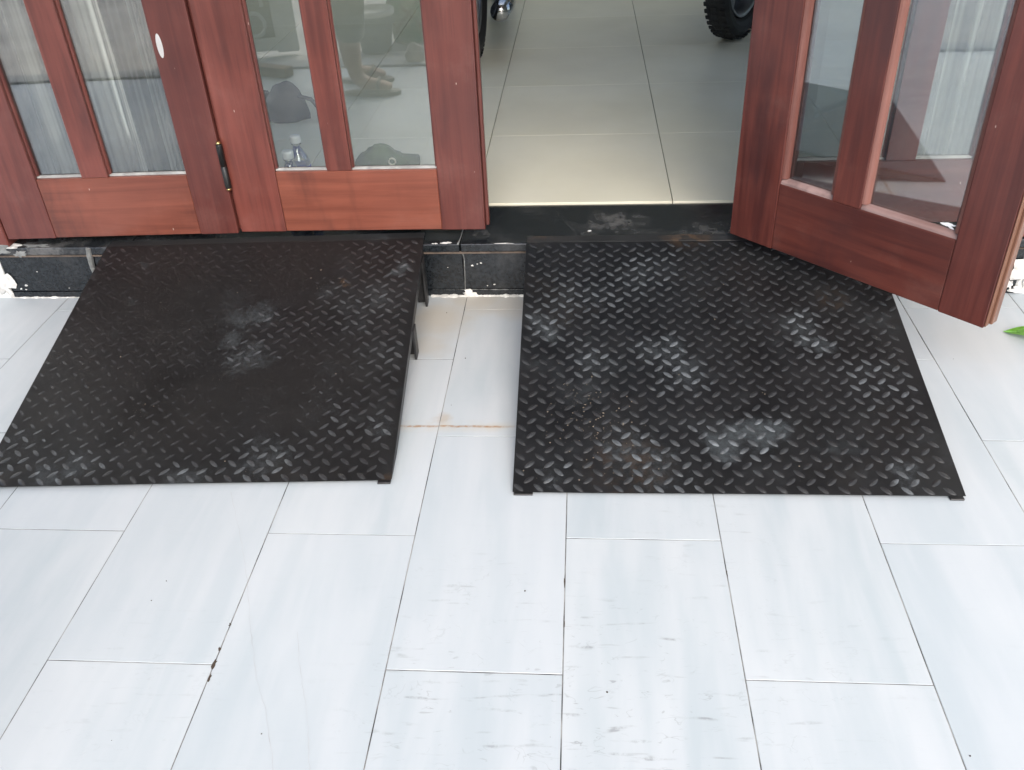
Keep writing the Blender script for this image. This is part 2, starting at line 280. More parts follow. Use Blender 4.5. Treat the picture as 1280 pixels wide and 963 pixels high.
def lathe(prof, n=24, bm=None, axis='Z', at=(0, 0, 0)):
    b = bmesh.new(); rings = []
    for r, z in prof:
        rings.append([b.verts.new((max(r, 1e-4) * math.cos(2 * math.pi * j / n), max(r, 1e-4) * math.sin(2 * math.pi * j / n), z)) for j in range(n)])
    for A, B in zip(rings, rings[1:]):
        for j in range(n): b.faces.new((A[j], A[(j + 1) % n], B[(j + 1) % n], B[j]))
    b.faces.new(rings[0]); b.faces.new(rings[-1])
    if axis == 'X': bmesh.ops.rotate(b, verts=b.verts, matrix=Matrix.Rotation(R(90), 3, 'Y'))
    if axis == 'Y': bmesh.ops.rotate(b, verts=b.verts, matrix=Matrix.Rotation(R(-90), 3, 'X'))
    bmesh.ops.translate(b, verts=b.verts, vec=at); return merge(bm, b)
def blob(cx, cy, rx, ry, z, t, seed, n=22, rough=.45, plane='XY', bm=None):
    """thin irregular splash of plaster or paint"""
    b = bmesh.new(); rnd = random.Random(seed); A = []; B = []
    for j in range(n):
        a = 2 * math.pi * j / n; k = 1 + rough * (mnoise.noise(Vector((math.cos(a) * 1.6, math.sin(a) * 1.6, seed * 3.1))) * 1.4 + rnd.uniform(-.25, .25))
        u, v = cx + rx * k * math.cos(a), cy + ry * k * math.sin(a); u2, v2 = cx + (u - cx) * .8, cy + (v - cy) * .8
        if plane == 'XY': A.append(b.verts.new((u, v, z))); B.append(b.verts.new((u2, v2, z + t)))
        else: A.append(b.verts.new((u, z, v))); B.append(b.verts.new((u2, z - t, v2)))
    for j in range(n): b.faces.new((A[j], A[(j + 1) % n], B[(j + 1) % n], B[j]))
    b.faces.new(B); return merge(bm, b)
def strip(x0, x1, n, ya, za, seed, bm=None, wy=.012, hz=.008):
    """ragged bead of mortar along x in a corner"""
    b = bmesh.new(); rnd = random.Random(seed); rows = []
    for i in range(n + 1):
        x = x0 + (x1 - x0) * i / n; k = .35 + .65 * abs(mnoise.noise(Vector((x * 34, seed, 0)))) * 2 + rnd.uniform(-.12, .12); k = max(.12, k)
        rows.append([b.verts.new((x, ya, za + hz * k)), b.verts.new((x, ya - wy * .5 * k, za + hz * .8 * k)), b.verts.new((x, ya - wy * k, za))])
    for A, B in zip(rows, rows[1:]):
        for j in range(2): b.faces.new((A[j], A[j + 1], B[j + 1], B[j]))
    return merge(bm, b)

# ------------------------------------------------------------------ the ground
street = tag(obj('street_ground', box(-60, 60, -80, 60, -.12, -.02), M['concrete']), 'bare concrete street ground beyond the porch edge', 'ground', kind='structure')
kerb = tag(obj('porch_kerb', box(-6, 6, -.20, -.064, -.10, .012, .01, 2), M['kerb']), 'dark grey kerb along the outer edge of the porch', 'kerb', kind='structure')
porch = obj('porch_floor', box(-3.95, 3.0, -.06, 2.257, -.10, -.0009), M['grout'])
tag(porch, 'pale blue-grey marbled porch tiles in staggered rows', 'floor', kind='structure')
XG, LG = -.930, .642
tile_cache = {}
def tile_mesh(wd, ln, key, mat, th=.012, bev=.0005):
    k = (round(wd, 3), round(ln, 3), key)
    if k not in tile_cache:
        b = box(-wd / 2, wd / 2, -ln / 2, ln / 2, -th, 0, bev); me = bpy.data.meshes.new('tile'); bmesh.ops.recalc_face_normals(b, faces=b.faces[:]); b.to_mesh(me); b.free(); me.materials.append(mat); tile_cache[k] = me
    return tile_cache[k]
G = .0020
rt_ = random.Random(3)
for k in range(-10, 13):
    x0 = XG + .30 * k; x1 = x0 + .30
    ys = [-.06]; base = .953 if k % 2 == 0 else .953 + .321
    y = base - 3 * LG
    while y < 2.24:
        if y > -.02: ys.append(y if abs(y - 2.237) > .02 else 2.172)
        y += LG
    ys.append(2.2565)
    for a, b_ in zip(ys, ys[1:]):
        if b_ - a < .02: continue
        inst('tile', tile_mesh(.30 - G, b_ - a - G, 'out', M['tile']), porch, ((x0 + x1) / 2, (a + b_) / 2, rt_.uniform(-.0004, .0004)), (rt_.uniform(-.0005, .0005), rt_.uniform(-.0008, .0008), 0))
def ribbon(pts, wd, z, name, parent):
    b = bmesh.new(); prev = None; rnd = random.Random(len(pts)); fine = []
    for (xa, ya), (xb, yb) in zip(pts, pts[1:]):
        for i in range(8): t = i / 8; fine.append((xa + (xb - xa) * t + rnd.uniform(-.0012, .0012), ya + (yb - ya) * t))
    fine.append(pts[-1])
    for i, (x, y) in enumerate(fine):
        h = wd * (.3 + .7 * abs(mnoise.noise(Vector((x * 30, y * 30, 2)))) * 2) / 2; p = (b.verts.new((x - h, y, z)), b.verts.new((x + h, y, z)))
        if prev: b.faces.new((prev[0], prev[1], p[1], p[0]))
        prev = p
    return obj(name, b, M['crack'], parent)
ribbon([(-.747, 1.396), (-.674, 1.243), (-.642, 1.17), (-.62, 1.113), (-.587, 1.025), (-.546, .926), (-.51, .862), (-.476, .78), (-.45, .70)], .0010, .0006, 'crack', porch)
ribbon([(-.504, 1.028), (-.478, .95), (-.443, .865), (-.423, .798), (-.40, .72)], .0007, .0006, 'crack', porch)

for i_, (x_, y_, a_, b_) in enumerate([(-.6295, .955, .0035, .010), (-.6315, .985, .003, .006), (-.628, .925, .0025, .008), (-.6305, 1.04, .002, .004), (-.0305, 1.16, .0012, .014), (-.030, 1.06, .0010, .010), (.2702, 1.19, .0012, .008)]):
    obj('joint_chip', blob(x_, y_, a_, b_, .0005, .0003, 70 + i_, n=12, rough=.8), M['soil'], porch)
infloor = obj('interior_floor', box(-2.9, 2.9, 2.513, 8.0, -.10, .1595), M['grout_in'])
tag(infloor, 'glossy cream square tiles on the floor inside the doorway', 'floor', kind='structure')
TI = .591
for i in range(-5, 6):
    for j in range(0, 10):
        xa = -.324 + TI * i; ya = 2.513 + TI * j + (0 if j == 0 else .003)
        xb = xa + TI; yb = 2.516 + TI * (j + 1)
        xa, xb, yb = max(xa, -2.9), min(xb, 2.9), min(yb, 8.0)
        if xb - xa < .03 or yb - ya < .03: continue
        inst('tile', tile_mesh(xb - xa - .0024, yb - ya - .0009, 'in', M['tile_in'], .011, .0010), infloor, ((xa + xb) / 2, (ya + yb) / 2, .171))

# ------------------------------------------------------------------ the house round the doorway
house = tag(empty('house', (0, 2.5, 0)), 'white plastered house front around the wooden doors', 'house')
def hp(name, x0, x1, y0, y1, z0, z1, mat, bev=0): return obj(name, box(x0, x1, y0 - 2.5, y1 - 2.5, z0, z1, bev), mat, house)
hp('front_wall', -4.0, -1.705, 2.252, 2.512, -.02, 3.6, M['wall'], .004); hp('front_wall', 1.185, 4.0, 2.252, 2.512, -.02, 3.6, M['wall'], .004); hp('front_wall', -1.704, 1.184, 2.254, 2.512, 2.62, 3.6, M['wall'])
for xa, xb in ((-3.05, -2.9), (2.9, 3.05)):
    hp('side_wall', xa, xb, 2.515, 3.2, 0, 3.5, M['wall_in']); hp('side_wall', xa, xb, 6.601, 8.0, 0, 3.5, M['wall_in']); hp('side_wall', xa, xb, 3.201, 6.6, 0, .35, M['wall_in']); hp('side_wall', xa, xb, 3.201, 6.6, 2.95, 3.5, M['wall_in'])
    wn = hp('added_window', xa + .06, xa + .09, 3.202, 6.599, .352, .41, M['wood_h'])  # side windows out of view, added to let more light into the room
    for k in range(4): obj('added_window_post', box(xa + .06, xa + .09, .703 + k * 1.1, .753 + k * 1.1, .411, 2.948), M['wood_v'], house)
    for k in range(3): obj('added_window_pane', box(xa + .073, xa + .077, .754 + k * 1.1, 1.802 + k * 1.1, .411, 2.948), M['glass'], house)
hp('back_wall', -3.05, 3.05, 8.002, 8.15, 0, 3.5, M['wall_in'])
hp('ceiling', -3.05, -1.6, 2.514, 8.15, 3.502, 3.6, M['ceil']); hp('ceiling', 1.6, 3.05, 2.514, 8.15, 3.502, 3.6, M['ceil']); hp('ceiling', -1.599, 1.599, 6.0, 8.15, 3.502, 3.6, M['ceil']); hp('ceiling', -1.599, 1.599, 2.514, 2.8, 3.502, 3.6, M['ceil'])
for k in range(4): hp('added_rooflight_bar', -1.6 + k * 1.05, -1.55 + k * 1.05, 2.801, 5.999, 3.52, 3.58, M['alu'])  # glazed ceiling opening out of view, added to brighten the floor inside
for k in range(3): hp('added_rooflight_pane', -1.549 + k * 1.05, -.551 + k * 1.05, 2.801, 5.999, 3.54, 3.546, M['glass'])
hp('upper_wall', -4.0, 4.0, 2.256, 2.5, 3.602, 4.4, M['wall'])
hp('porch_roof', -4.0, 4.0, -.10, 2.250, 3.05, 3.20, M['ceil'], .01)
frame = tag(empty('door_frame', (0, 2.3, .165)), 'reddish wooden frame around the folding doors', 'door frame')
obj('jamb', box(-1.702, -1.650, -.052, .09, .002, 2.45, .003), M['wood_v'], frame); obj('jamb', box(1.112, 1.183, -.045, .09, .002, 2.45, .003), M['wood_v'], frame); obj('lintel', box(-1.702, 1.183, -.04, .09, 2.322, 2.45, .003), M['wood_h'], frame)

# ------------------------------------------------------------------ black granite door step
step = tag(empty('door_step', (0, 2.26, 0)), 'black granite door step below the doors, with white mortar smears', 'step')
Y = -2.26
jx = [-1.704, -1.415, -.335, .70, 1.184]
for i, (a, b_) in enumerate(zip(jx, jx[1:])):
    obj('riser_slab', box(a + .0012, b_ - .0012, 2.2545 + Y, 2.30 + Y, .020, .1355, .0015), M['granite'], step)
    obj('base_strip', box(a + .0012, b_ - .0012, 2.2505 + Y, 2.29 + Y, .0005, .0185, .0015), M['granite'], step)
jt = [-1.704, -1.30, -.34, .64, 1.184]
for a, b_ in zip(jt, jt[1:]):
    obj('tread_slab', box(a + .0012, b_ - .0012, 2.2480 + Y, 2.5115 + Y, .1405, .165, .003, 2), M['granite_t'], step)
obj('core', box(-1.70, 1.18, 2.275 + Y, 2.50 + Y, .005, .139), M['silt'], step)
obj('mortar', strip(-.335 - .1, -.15, 90, 2.2505 + Y, .0004, 4, wy=.016, hz=.007), M['mortar'], step); obj('mortar', strip(-1.70, -1.42, 70, 2.2505 + Y, .0004, 9, wy=.008, hz=.005), M['mortar'], step)
obj('mortar', strip(-.43, -.15, 120, 2.2540 + Y, .0182, 6, wy=.0022, hz=.0016), M['mortar_g'], step)
def patch(bm_, mat='mortar', name='mortar_patch'): return obj(name, bm_, M[mat], step)
patch(blob(-.325, .010, .020, .007, 2.2500 + Y, .003, 6, rough=.8, plane='XZ')); patch(blob(-.375, 2.257 + Y, .016, .006, .1652, .0010, 9, rough=.9)); patch(blob(-.41, 2.252 + Y, .008, .003, .1652, .0008, 19, rough=.9)); patch(blob(-.215, 2.250 + Y, .02, .0018, .1652, .0008, 29, rough=.8)); patch(blob(.02, 2.325 + Y, .006, .004, .1652, .0008, 39, rough=.9))
for x, z, r in [(-.31, .095, .0035), (-.295, .10, .0025), (-.285, .103, .003), (-.25, .035, .003), (-.27, .031, .002), (-.38, .09, .0015)]: patch(blob(x, z, r, r * .7, 2.2543 + Y, .0006, int(z * 1000), n=9, plane='XZ'))
patch(tube([(-.334, 2.2540 + Y, .134), (-.331, 2.2540 + Y, .115), (-.333, 2.2540 + Y, .06), (-.335, 2.2540 + Y, .02)], [.0028, .0014, .0020, .0012], 6), 'mortar_g', 'joint_filler'); patch(tube([(-.345, 2.2485 + Y, .165), (-.342, 2.28 + Y, .1655), (-.34, 2.36 + Y, .1652)], [.0030, .0016, .0016], 6), 'mortar_g', 'joint_filler')
patch(tube([(-1.415, 2.246 + Y, .163), (-1.420, 2.250 + Y, .138), (-1.424, 2.252 + Y, .10), (-1.416, 2.251 + Y, .06), (-1.425, 2.250 + Y, .012)], [.007, .009, .008, .009, .007], 8), 'mortar_g', 'joint_filler')
patch(box(-1.70, 1.18, 2.2475 + Y, 2.2560 + Y, .1358, .1403), 'silt', 'joint_filler')
patch(blob(-1.68, 2.262 + Y, .06, .016, .1652, .003, 11, rough=.8)); patch(blob(-1.58, 2.262 + Y, .04, .010, .1652, .0012, 12, rough=.9), 'mortar_g'); patch(blob(-1.69, .157, .035, .013, 2.2474 + Y, .0015, 13, rough=.8, plane='XZ'), 'mortar_g'); patch(blob(-1.63, .146, .018, .010, 2.2474 + Y, .001, 15, rough=.9, plane='XZ'), 'mortar_g'); patch(blob(-1.715, .045, .028, .038, 2.2500 + Y, .003, 14, rough=.7, plane='XZ'))
for x, z, r in [(-1.65, .04, .005), (-1.67, .028, .004), (-1.60, .085, .002), (-1.655, .026, .003), (-1.52, .03, .0015)]: patch(blob(x, z, r, r * .7, 2.2543 + Y, .0008, int(z * 1000), n=9, plane='XZ'))
patch(blob(1.20, .06, .03, .05, 2.2495 + Y, .003, 24, rough=.8, plane='XZ')); patch(blob(1.19, .015, .025, .010, 2.2495 + Y, .004, 25, rough=.8, plane='XZ')); patch(blob(1.165, .03, .010, .014, 2.2500 + Y, .003, 26, rough=.8, plane='XZ'))

# ------------------------------------------------------------------ folding door leaves
DH = 2.28
def door_leaf(loc, rz, cols, label, dark=False, thick_bead=False, spots=(), hinge_at=None, group='folding door leaves'):
    """cols: stile, pane, mullion, pane, stile widths; local x runs along the leaf, front face at y=0"""
    root = tag(empty('door_leaf', loc, rz), label, 'door', group); T = .042
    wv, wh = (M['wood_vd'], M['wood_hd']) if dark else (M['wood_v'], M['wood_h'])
    xs = [0]
    for c in cols: xs.append(xs[-1] + c)
    W = xs[-1]; zb, zt = .176, DH - .13
    obj('stile', box(0, xs[1], 0, T, 0, DH, .0025, 2), wv, root); obj('stile', box(xs[4], W, 0, T, 0, DH, .0025, 2), wv, root)
    obj('bottom_rail', box(xs[1] + .0003, xs[4] - .0003, .0012, T - .001, .001, zb, .0018), wh, root); obj('top_rail', box(xs[1] + .0003, xs[4] - .0003, .0012, T - .001, zt, DH - .001, .0018), wh, root)
    obj('mullion', box(xs[2], xs[3], .0008, T - .001, zb + .0003, zt - .0003, .0022, 2), wv, root)
    e = obj('edge_strip', box(W + .0002, W + .010, .016, T - .002, .006, DH - .01, .002), M['wood_edge'] if dark else wv, root)
    if dark: obj('edge_strip', box(W + .0003, W + .004, .001, .0155, .004, DH - .004, .0015), M['wood_edge'], root)
    for a, b_ in ((xs[1], xs[2]), (xs[3], xs[4])):
        p = obj('pane', box(a + .0005, b_ - .0005, .0195, .0235, zb + .0005, zt - .0005), M['glass'], root)
        s = .013 if thick_bead else .0055; d0 = .004 if thick_bead else .011
        def qround(x0, x1, z0, z1, horiz, flip, y0, y1):
            """bead with a sloping face towards the pane"""
            bm_ = bmesh.new(); n = 4; L0, L1 = (x0, x1) if horiz else (z0, z1); base = (z0 if horiz else x0) if not flip else (z1 if horiz else x1); rows = []
            for t in (L0, L1):
                row = []
                prof = [(0, y0)] + [(s * math.sin(i / n * math.pi / 2), y1 - (y1 - y0) * math.cos(i / n * math.pi / 2)) for i in range(1, n)] + [(s, y1), (0, y1)]
                for u, y in prof:
                    u = base + (-u if flip else u); row.append(bm_.verts.new((t, y, u) if horiz else (u, y, t)))
                rows.append(row)
            k = len(rows[0])
            for j in range(k): bm_.faces.new((rows[0][j], rows[0][(j + 1) % k], rows[1][(j + 1) % k], rows[1][j]))
            bm_.faces.new(rows[0]); bm_.faces.new(rows[1]); return bm_
        wvb = M['bead_v'] if thick_bead else wv; whb = M['bead'] if thick_bead else M['silicone']
        obj('glazing_bead', qround(a + .0004, b_ - .0004, zb + .0004, 0, True, False, d0, .0193), whb, p)
        obj('glazing_bead', qround(a + .0004, b_ - .0004, 0, zt - .0004, True, True, d0, .0193), whb, p)
        obj('glazing_bead', qround(a + .0004, 0, zb + s, zt - s, False, False, d0, .0193), wvb, p)
        obj('glazing_bead', qround(0, b_ - .0004, zb + s, zt - s, False, True, d0 + .0, .0193), wvb, p)
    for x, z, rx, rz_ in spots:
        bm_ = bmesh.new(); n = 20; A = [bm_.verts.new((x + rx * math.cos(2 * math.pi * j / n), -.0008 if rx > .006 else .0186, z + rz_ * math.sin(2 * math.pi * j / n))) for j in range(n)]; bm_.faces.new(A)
        bmesh.ops.solidify(bm_, geom=bm_.faces[:], thickness=.0006); obj('painted_sun_fleck', bm_, M['white'], root)  # flat white ovals stand in for flecks of sunlight on the leaf
    if hinge_at:
        for z in hinge_at:
            h = obj('hinge', lathe([(.0075, z - .062), (.0082, z - .058), (.0082, z - .002), (.0068, z - .001), (.0068, z + .001), (.0082, z + .002), (.0082, z + .058), (.0075, z + .062)], 16, at=(W + .003, -.004, 0)), M['hinge'], root, True)
            for zz, sg in ((z + .062, 1), (z - .062, -1)): obj('pin_tip', lathe([(.0065, zz), (.0072, zz + sg * .003), (.005, zz + sg * .007), (.001, zz + sg * .0085)], 14, at=(W + .003, -.004, 0)), M['brass'], h, True)
    return root
ZB = .190
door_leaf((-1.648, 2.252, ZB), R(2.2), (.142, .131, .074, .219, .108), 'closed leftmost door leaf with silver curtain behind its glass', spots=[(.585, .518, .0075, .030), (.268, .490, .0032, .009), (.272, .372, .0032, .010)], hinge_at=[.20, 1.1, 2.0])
door_leaf((-.9685, 2.287, ZB), 0, (.131, .145, .068, .233, .122), 'closed door leaf left of the opening, mirror-like glass with bottles behind')
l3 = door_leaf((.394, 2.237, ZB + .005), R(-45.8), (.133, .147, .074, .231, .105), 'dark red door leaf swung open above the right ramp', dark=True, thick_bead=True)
obj('paint_smear', blob(.555, .196, .014, .005, .0192, .0008, 44, rough=.9, plane='XZ'), M['white'], l3)
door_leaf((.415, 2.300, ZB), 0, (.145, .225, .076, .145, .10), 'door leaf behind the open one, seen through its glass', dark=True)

# ------------------------------------------------------------------ checker plate ramps
def lug_mesh(mat):
    b = bmesh.new(); n = 10; A, B = [], []
    for j in range(n):
        a = 2 * math.pi * j / n; x = math.cos(a); y = math.sin(a) * (1 - .25 * x * x)
        A.append(b.verts.new((x * .0155, y * .0066, -.0004))); B.append(b.verts.new((x * .0100, y * .0034, .0018)))
    for j in range(n): b.faces.new((A[j], A[(j + 1) % n], B[(j + 1) % n], B[j]))
    b.faces.new(B); bmesh.ops.recalc_face_normals(b, faces=b.faces[:]); me = bpy.data.meshes.new('tread_lug'); b.to_mesh(me); b.free(); me.materials.append(mat)
    me.polygons.foreach_set('use_smooth', [True] * len(me.polygons)); return me
def ramp(loc, rz, W, label, pm, lm, pit, jit, film=None, wt=None):
    """local origin: front left corner on the floor; y runs up the slope"""
    root = tag(empty('checker_plate_ramp', loc, rz), label, 'ramp', 'checker plate ramps')
    L = .862; sl = math.atan2(.163, .845); wt = wt or W
    rot = (sl, 0, 0); up_ = Matrix.Rotation(sl, 3, 'X'); z0 = .0045
    b = bmesh.new(); NXp, NYp = 12, 12; T = .005; grid = []
    for j in range(NYp + 1):
        v = j / NYp; row = []
        for i in range(NXp + 1):
            u = i / NXp; ww = W + (wt - W) * v; x = u * ww + (W - ww) * .5; dz = .0016 * mnoise.noise(Vector((u * 2.1 + jit, v * 2.3, jit)))
            row.append(b.verts.new((x, v * L, T + dz)))
        grid.append(row)
    for j in range(NYp):
        for i in range(NXp): b.faces.new((grid[j][i], grid[j][i + 1], grid[j + 1][i + 1], grid[j + 1][i]))
    r = bmesh.ops.solidify(b, geom=b.faces[:], thickness=T)
    plate = obj('plate', b, pm, root, False, (0, 0, z0), rot)
    # flat lip lying on the tread at the top
    yt = L * math.cos(sl); zt = z0 + L * math.sin(sl)
    ox = (W - wt) * .5
    lb = box(ox + .001, ox + wt - .001, yt - .0045, yt + .036, zt - .0005, zt + .0046, .0012); obj('lip', lb, pm, root)
    # tread lugs
    me = lug_mesh(lm); spots = []
    ny = int(L / (pit / 2)); nx = int(W / (pit / 2)) + 1
    for j in range(ny):
        for i in range(nx):
            if (i + j) % 2: continue
            x = .012 + i * pit / 2; y = .012 + j * pit / 2; v = y / L; lo = .012 + (W - (W + (wt - W) * v)) * .5
            if x < lo or x > W - lo or y > L - .008: continue
            spots.append((x, y, 1 if j % 2 == 0 else -1))
    wm = Matrix.Rotation(rz, 3, 'Z'); rnd = random.Random(int(jit * 100))
    big = bmesh.new(); tmp = lug_mesh(lm); cnt = 0
    for (x, y, s) in sorted(spots, key=lambda t: t[1]):
        P = wm @ Vector((x, y, 0)) + Vector(loc); h = 1.0
        if film:
            for fx, fy, fr, fs in film:
                d = math.hypot(P.x - fx, P.y - fy) / fr
                if d < 1.1: h = min(h, max(.06, 1 - fs * 1.9 * (1.1 - d)))
        h *= rnd.uniform(.85, 1.1); a = s * R(-42 + rnd.uniform(-2, 2)); dz = T + .0016 * mnoise.noise(Vector((x / W * 2.1 + jit, y / L * 2.3, jit))) - .0001
        sc_ = (1, .8 + .2 * h, h)
        if cnt < 300: inst('tread_lug', me, plate, (x, y, dz), (0, 0, a), sc_)
        else:
            mt = Matrix.Translation((x, y, dz)) @ Matrix.Rotation(a, 4, 'Z') @ Matrix.Diagonal((*sc_, 1)); n0 = len(big.verts); big.from_mesh(tmp); big.verts.ensure_lookup_table()
            for v in big.verts[n0:]: v.co = mt @ v.co
        cnt += 1
    o = obj('far_tread_lugs', big, lm, plate, True); o['kind'] = 'stuff'
    # frame beneath: side rails, cross bars, legs, front foot tabs
    for x in (.003, W - .029): obj('side_rail', box(x + (ox if 0 else 0), x + .026, .012, L - .055, -.026, -.0006, .002), M['steel'], root, loc=(0, 0, z0 + .0), rot=rot) if False else None
    for x in (.0008, W - .0062):
        b = bmesh.new(); ys = [.012, .10, L * math.cos(sl) - .03]
        top = [b.verts.new((x + dx, y, z0 - .0012 + y * math.tan(sl))) for dx in (0, .005) for y in ys]
        bot = [b.verts.new((x + dx, y, max(.0012, z0 - .030 + y * math.tan(sl)))) for dx in (0, .005) for y in ys]
        for k in (0, 1): b.faces.new((top[k], top[k + 1], bot[k + 1], bot[k])); b.faces.new((top[k + 3], top[k + 4], bot[k + 4], bot[k + 3])); b.faces.new((bot[k], bot[k + 1], bot[k + 4], bot[k + 3])); b.faces.new((top[k], top[k + 1], top[k + 4], top[k + 3]))
        b.faces.new((top[0], bot[0], bot[3], top[3])); b.faces.new((top[2], bot[2], bot[5], top[5])); obj('side_rail', b, M['steel'], root)
        for yy in (.50, .775):
            zz = z0 - .002 + yy * math.tan(sl); bm_ = box(x - .0005 + (.004 if x > .1 else -.004), x + .0055 + (.004 if x > .1 else -.004), yy - .020, yy + .020, .0012, zz - .012, .001)
            xi = x + .006 if x < .1 else x - .02
            bm_ = box(xi, xi + .0195, yy + .006, yy + .012, .0012, zz - .028, .001, bm=bm_); obj('leg', bm_, M['steel'], root)
    for yy in (.20, .50, .775):
        zz = z0 - .003 + (yy - .013) * math.tan(sl); obj('cross_bar', box(.030, W - .031, yy - .012, yy + .012, max(.002, zz - .026), zz, .001), M['steel'], root)
    for x in (.002, W - .030): obj('foot_tab', box(x, x + (.028 if x > .1 else .04), -.005 if x > .1 else -.003, .03, .0006, .0046, .001), M['steel'], root)
    return root
ramp((-1.312, 1.390, 0), R(2.6), .908, 'grimy left ramp with its checker pattern half filled with dirt', M['plateL'], M['lugL'], .0415, 2.3, FILM)
ramp((-.143, 1.398, 0), R(.25), .912, 'right ramp with clear worn checker pattern under the open door leaf', M['plateR'], M['lugR'], .0415, 5.1, None, .925)

# ------------------------------------------------------------------ curtains
def curtain(loc, W, H, label, folds, seed, ztop):
    b = bmesh.new(); n = folds * 14; rows = []; rnd = random.Random(seed); ph = [rnd.uniform(0, 6.28) for _ in range(4)]
    for z in [i / 10 for i in range(11)]:
        row = []
        for i in range(n + 1):
            u = i / n; a = u * folds * 2 * math.pi + .9 * math.sin(u * 9 + ph[0]) + .25 * math.sin(z * 4 + ph[1]); amp = .026 + .011 * math.sin(u * 13 + ph[2])
            row.append(b.verts.new((u * W + .006 * math.sin(a * 2 + ph[3]) + .004 * math.sin(z * 7 + u * 20), amp * math.sin(a) + .005 * math.sin(2 * a + z * 3), z * H)))
        rows.append(row)
    for A, B in zip(rows, rows[1:]):
        for i in range(n): b.faces.new((A[i], A[i + 1], B[i + 1], B[i]))
    root = tag(empty('curtain', loc), label, 'curtain', 'silver curtains behind the doors')
    o = obj('cloth', b, M['satin'], root, True); md = o.modifiers.new('t', 'SOLIDIFY'); md.thickness = .0015
    obj('rod', tube([(-.05, 0, H + .02), (W + .05, 0, H + .02)], .010, 10), M['alu'], root, True)
    return root
curtain((-1.66, 2.405, .215), .60, 2.15, 'silvery satin curtain behind the leftmost door leaf', 7, 5, 0)
curtain((.765, 2.425, .215), .37, 2.15, 'silvery satin curtain behind the right-hand doors', 5, 8, 0)

# ------------------------------------------------------------------ things standing just behind the glass
def bottle(loc, rz, label, lab=True):
    t = tag(empty('water_bottle', loc, rz), label, 'bottle', 'water bottles behind the glass')
    pr = [(.020, .001), (.0305, .004), (.0325, .010), (.0325, .030), (.0312, .034), (.0325, .038), (.0325, .052), (.0312, .056), (.0325, .060), (.0325, .128), (.030, .142), (.024, .158), (.0165, .172), (.0125, .180), (.0125, .190), (.0155, .191), (.0155, .1935), (.0125, .194), (.0125, .205)]
    obj('body', lathe(pr, 28), M['pet'], t, True)
    cp = obj('cap', lathe([(.0158, .1945), (.0162, .196), (.0162, .2135), (.0150, .2155), (.001, .2157)], 28), M['cap'], t, True)
    lb = obj('label_wrap', lathe([(.0327, .082), (.0331, .083), (.0331, .127), (.0327, .1275)], 28), M['blue'], t, True)
    b = bmesh.new()
    for k in range(2):
        for sg in (-1, 1):
            a0 = -math.pi / 2 + .30 + sg * .14; a1 = -math.pi / 2 + .30; z1, z0 = .120 - k * .02, .104 - k * .02; r = .0334
            q = [(a0, z1), (a0 + .07 * -sg, z1), (a1, z0 + .006), (a1, z0)]
            f = b.faces.new([b.verts.new((r * math.cos(a), r * math.sin(a), z)) for a, z in q])
    obj('chevron_print', b, M['white'], lb)
    return t
bottle((-.842, 2.522, .1715), R(20), 'clear water bottle with blue label, farther of the two behind glass')
bottle((-.835, 2.412, .1655), R(-100), 'clear water bottle nearer the glass, left of its twin')
# dark green cloth bundle with a rolled end
t = tag(empty('cloth_bundle', (-.56, 2.42, .1655)), 'dark green folded cloth bundle with small ivory ring behind glass', 'cloth')
def lump(cx, cy, rx, ry, h, seed, nu=28, nv=10, amp=.22):
    b = bmesh.new(); rows = []
    for j in range(nv + 1):
        ph = j / nv * math.pi / 2; row = []
        for i in range(nu):
            a = 2 * math.pi * i / nu; d = Vector((math.cos(a) * math.cos(ph), math.sin(a) * math.cos(ph), math.sin(ph)))
            k = 1 + amp * (1 - .75 * math.sin(ph) ** 3) * (mnoise.noise(d * 2.2 + Vector((seed, 0, 0))) + .5 * mnoise.noise(d * 5 + Vector((0, seed, 0))))
            row.append(b.verts.new((cx + d.x * rx * k, cy + d.y * ry * k, max(0.0008, d.z * h * k))))
        rows.append(row)
    for A, B in zip(rows, rows[1:]):
        for i in range(nu): b.faces.new((A[i], A[(i + 1) % nu], B[(i + 1) % nu], B[i]))
    bmesh.ops.remove_doubles(b, verts=b.verts, dist=.0005)
    if len(rows): b.faces.new([v for v in rows[0] if v.is_valid])
    return b
obj('folded_cloth', lump(-.02, .05, .105, .05, .205, 5.4, amp=.22), M['olive'], t, True)
b = tube([(-.09, .08, .13), (-.05, .075, .14), (.05, .07, .150), (.085, .07, .151)], [.03, .034, .022, .018], 14); b = tube([(-.11, .04, .11), (0, .04, .135), (.09, .04, .128)], [.02, .014, .013], 12, b); obj('rolled_end', b, M['olive'], t, True)
ring = [(.022 + .0095 * math.cos(a), .0 - .006, .178 + .0095 * math.sin(a)) for a in [k * math.pi / 8 for k in range(16)]]
obj('ring', tube(ring, .0026, 8, closed=True), M['ring'], t, True)
t = tag(empty('black_bag', (-1.13, 3.36, .1715)), 'soft black bag lying on the cream floor behind glass', 'bag')
obj('body', lump(0, 0, .085, .075, .135, 8.0, amp=.16), M['bag'], t, True); obj('flap', lump(-.10, .03, .055, .05, .10, 12.0, amp=.16), M['bag'], t, True); obj('strap', tube([(.06, -.03, .09), (.11, -.04, .08), (.14, -.03, .03), (.15, 0, .006)], .008, 8), M['bag'], t, True)

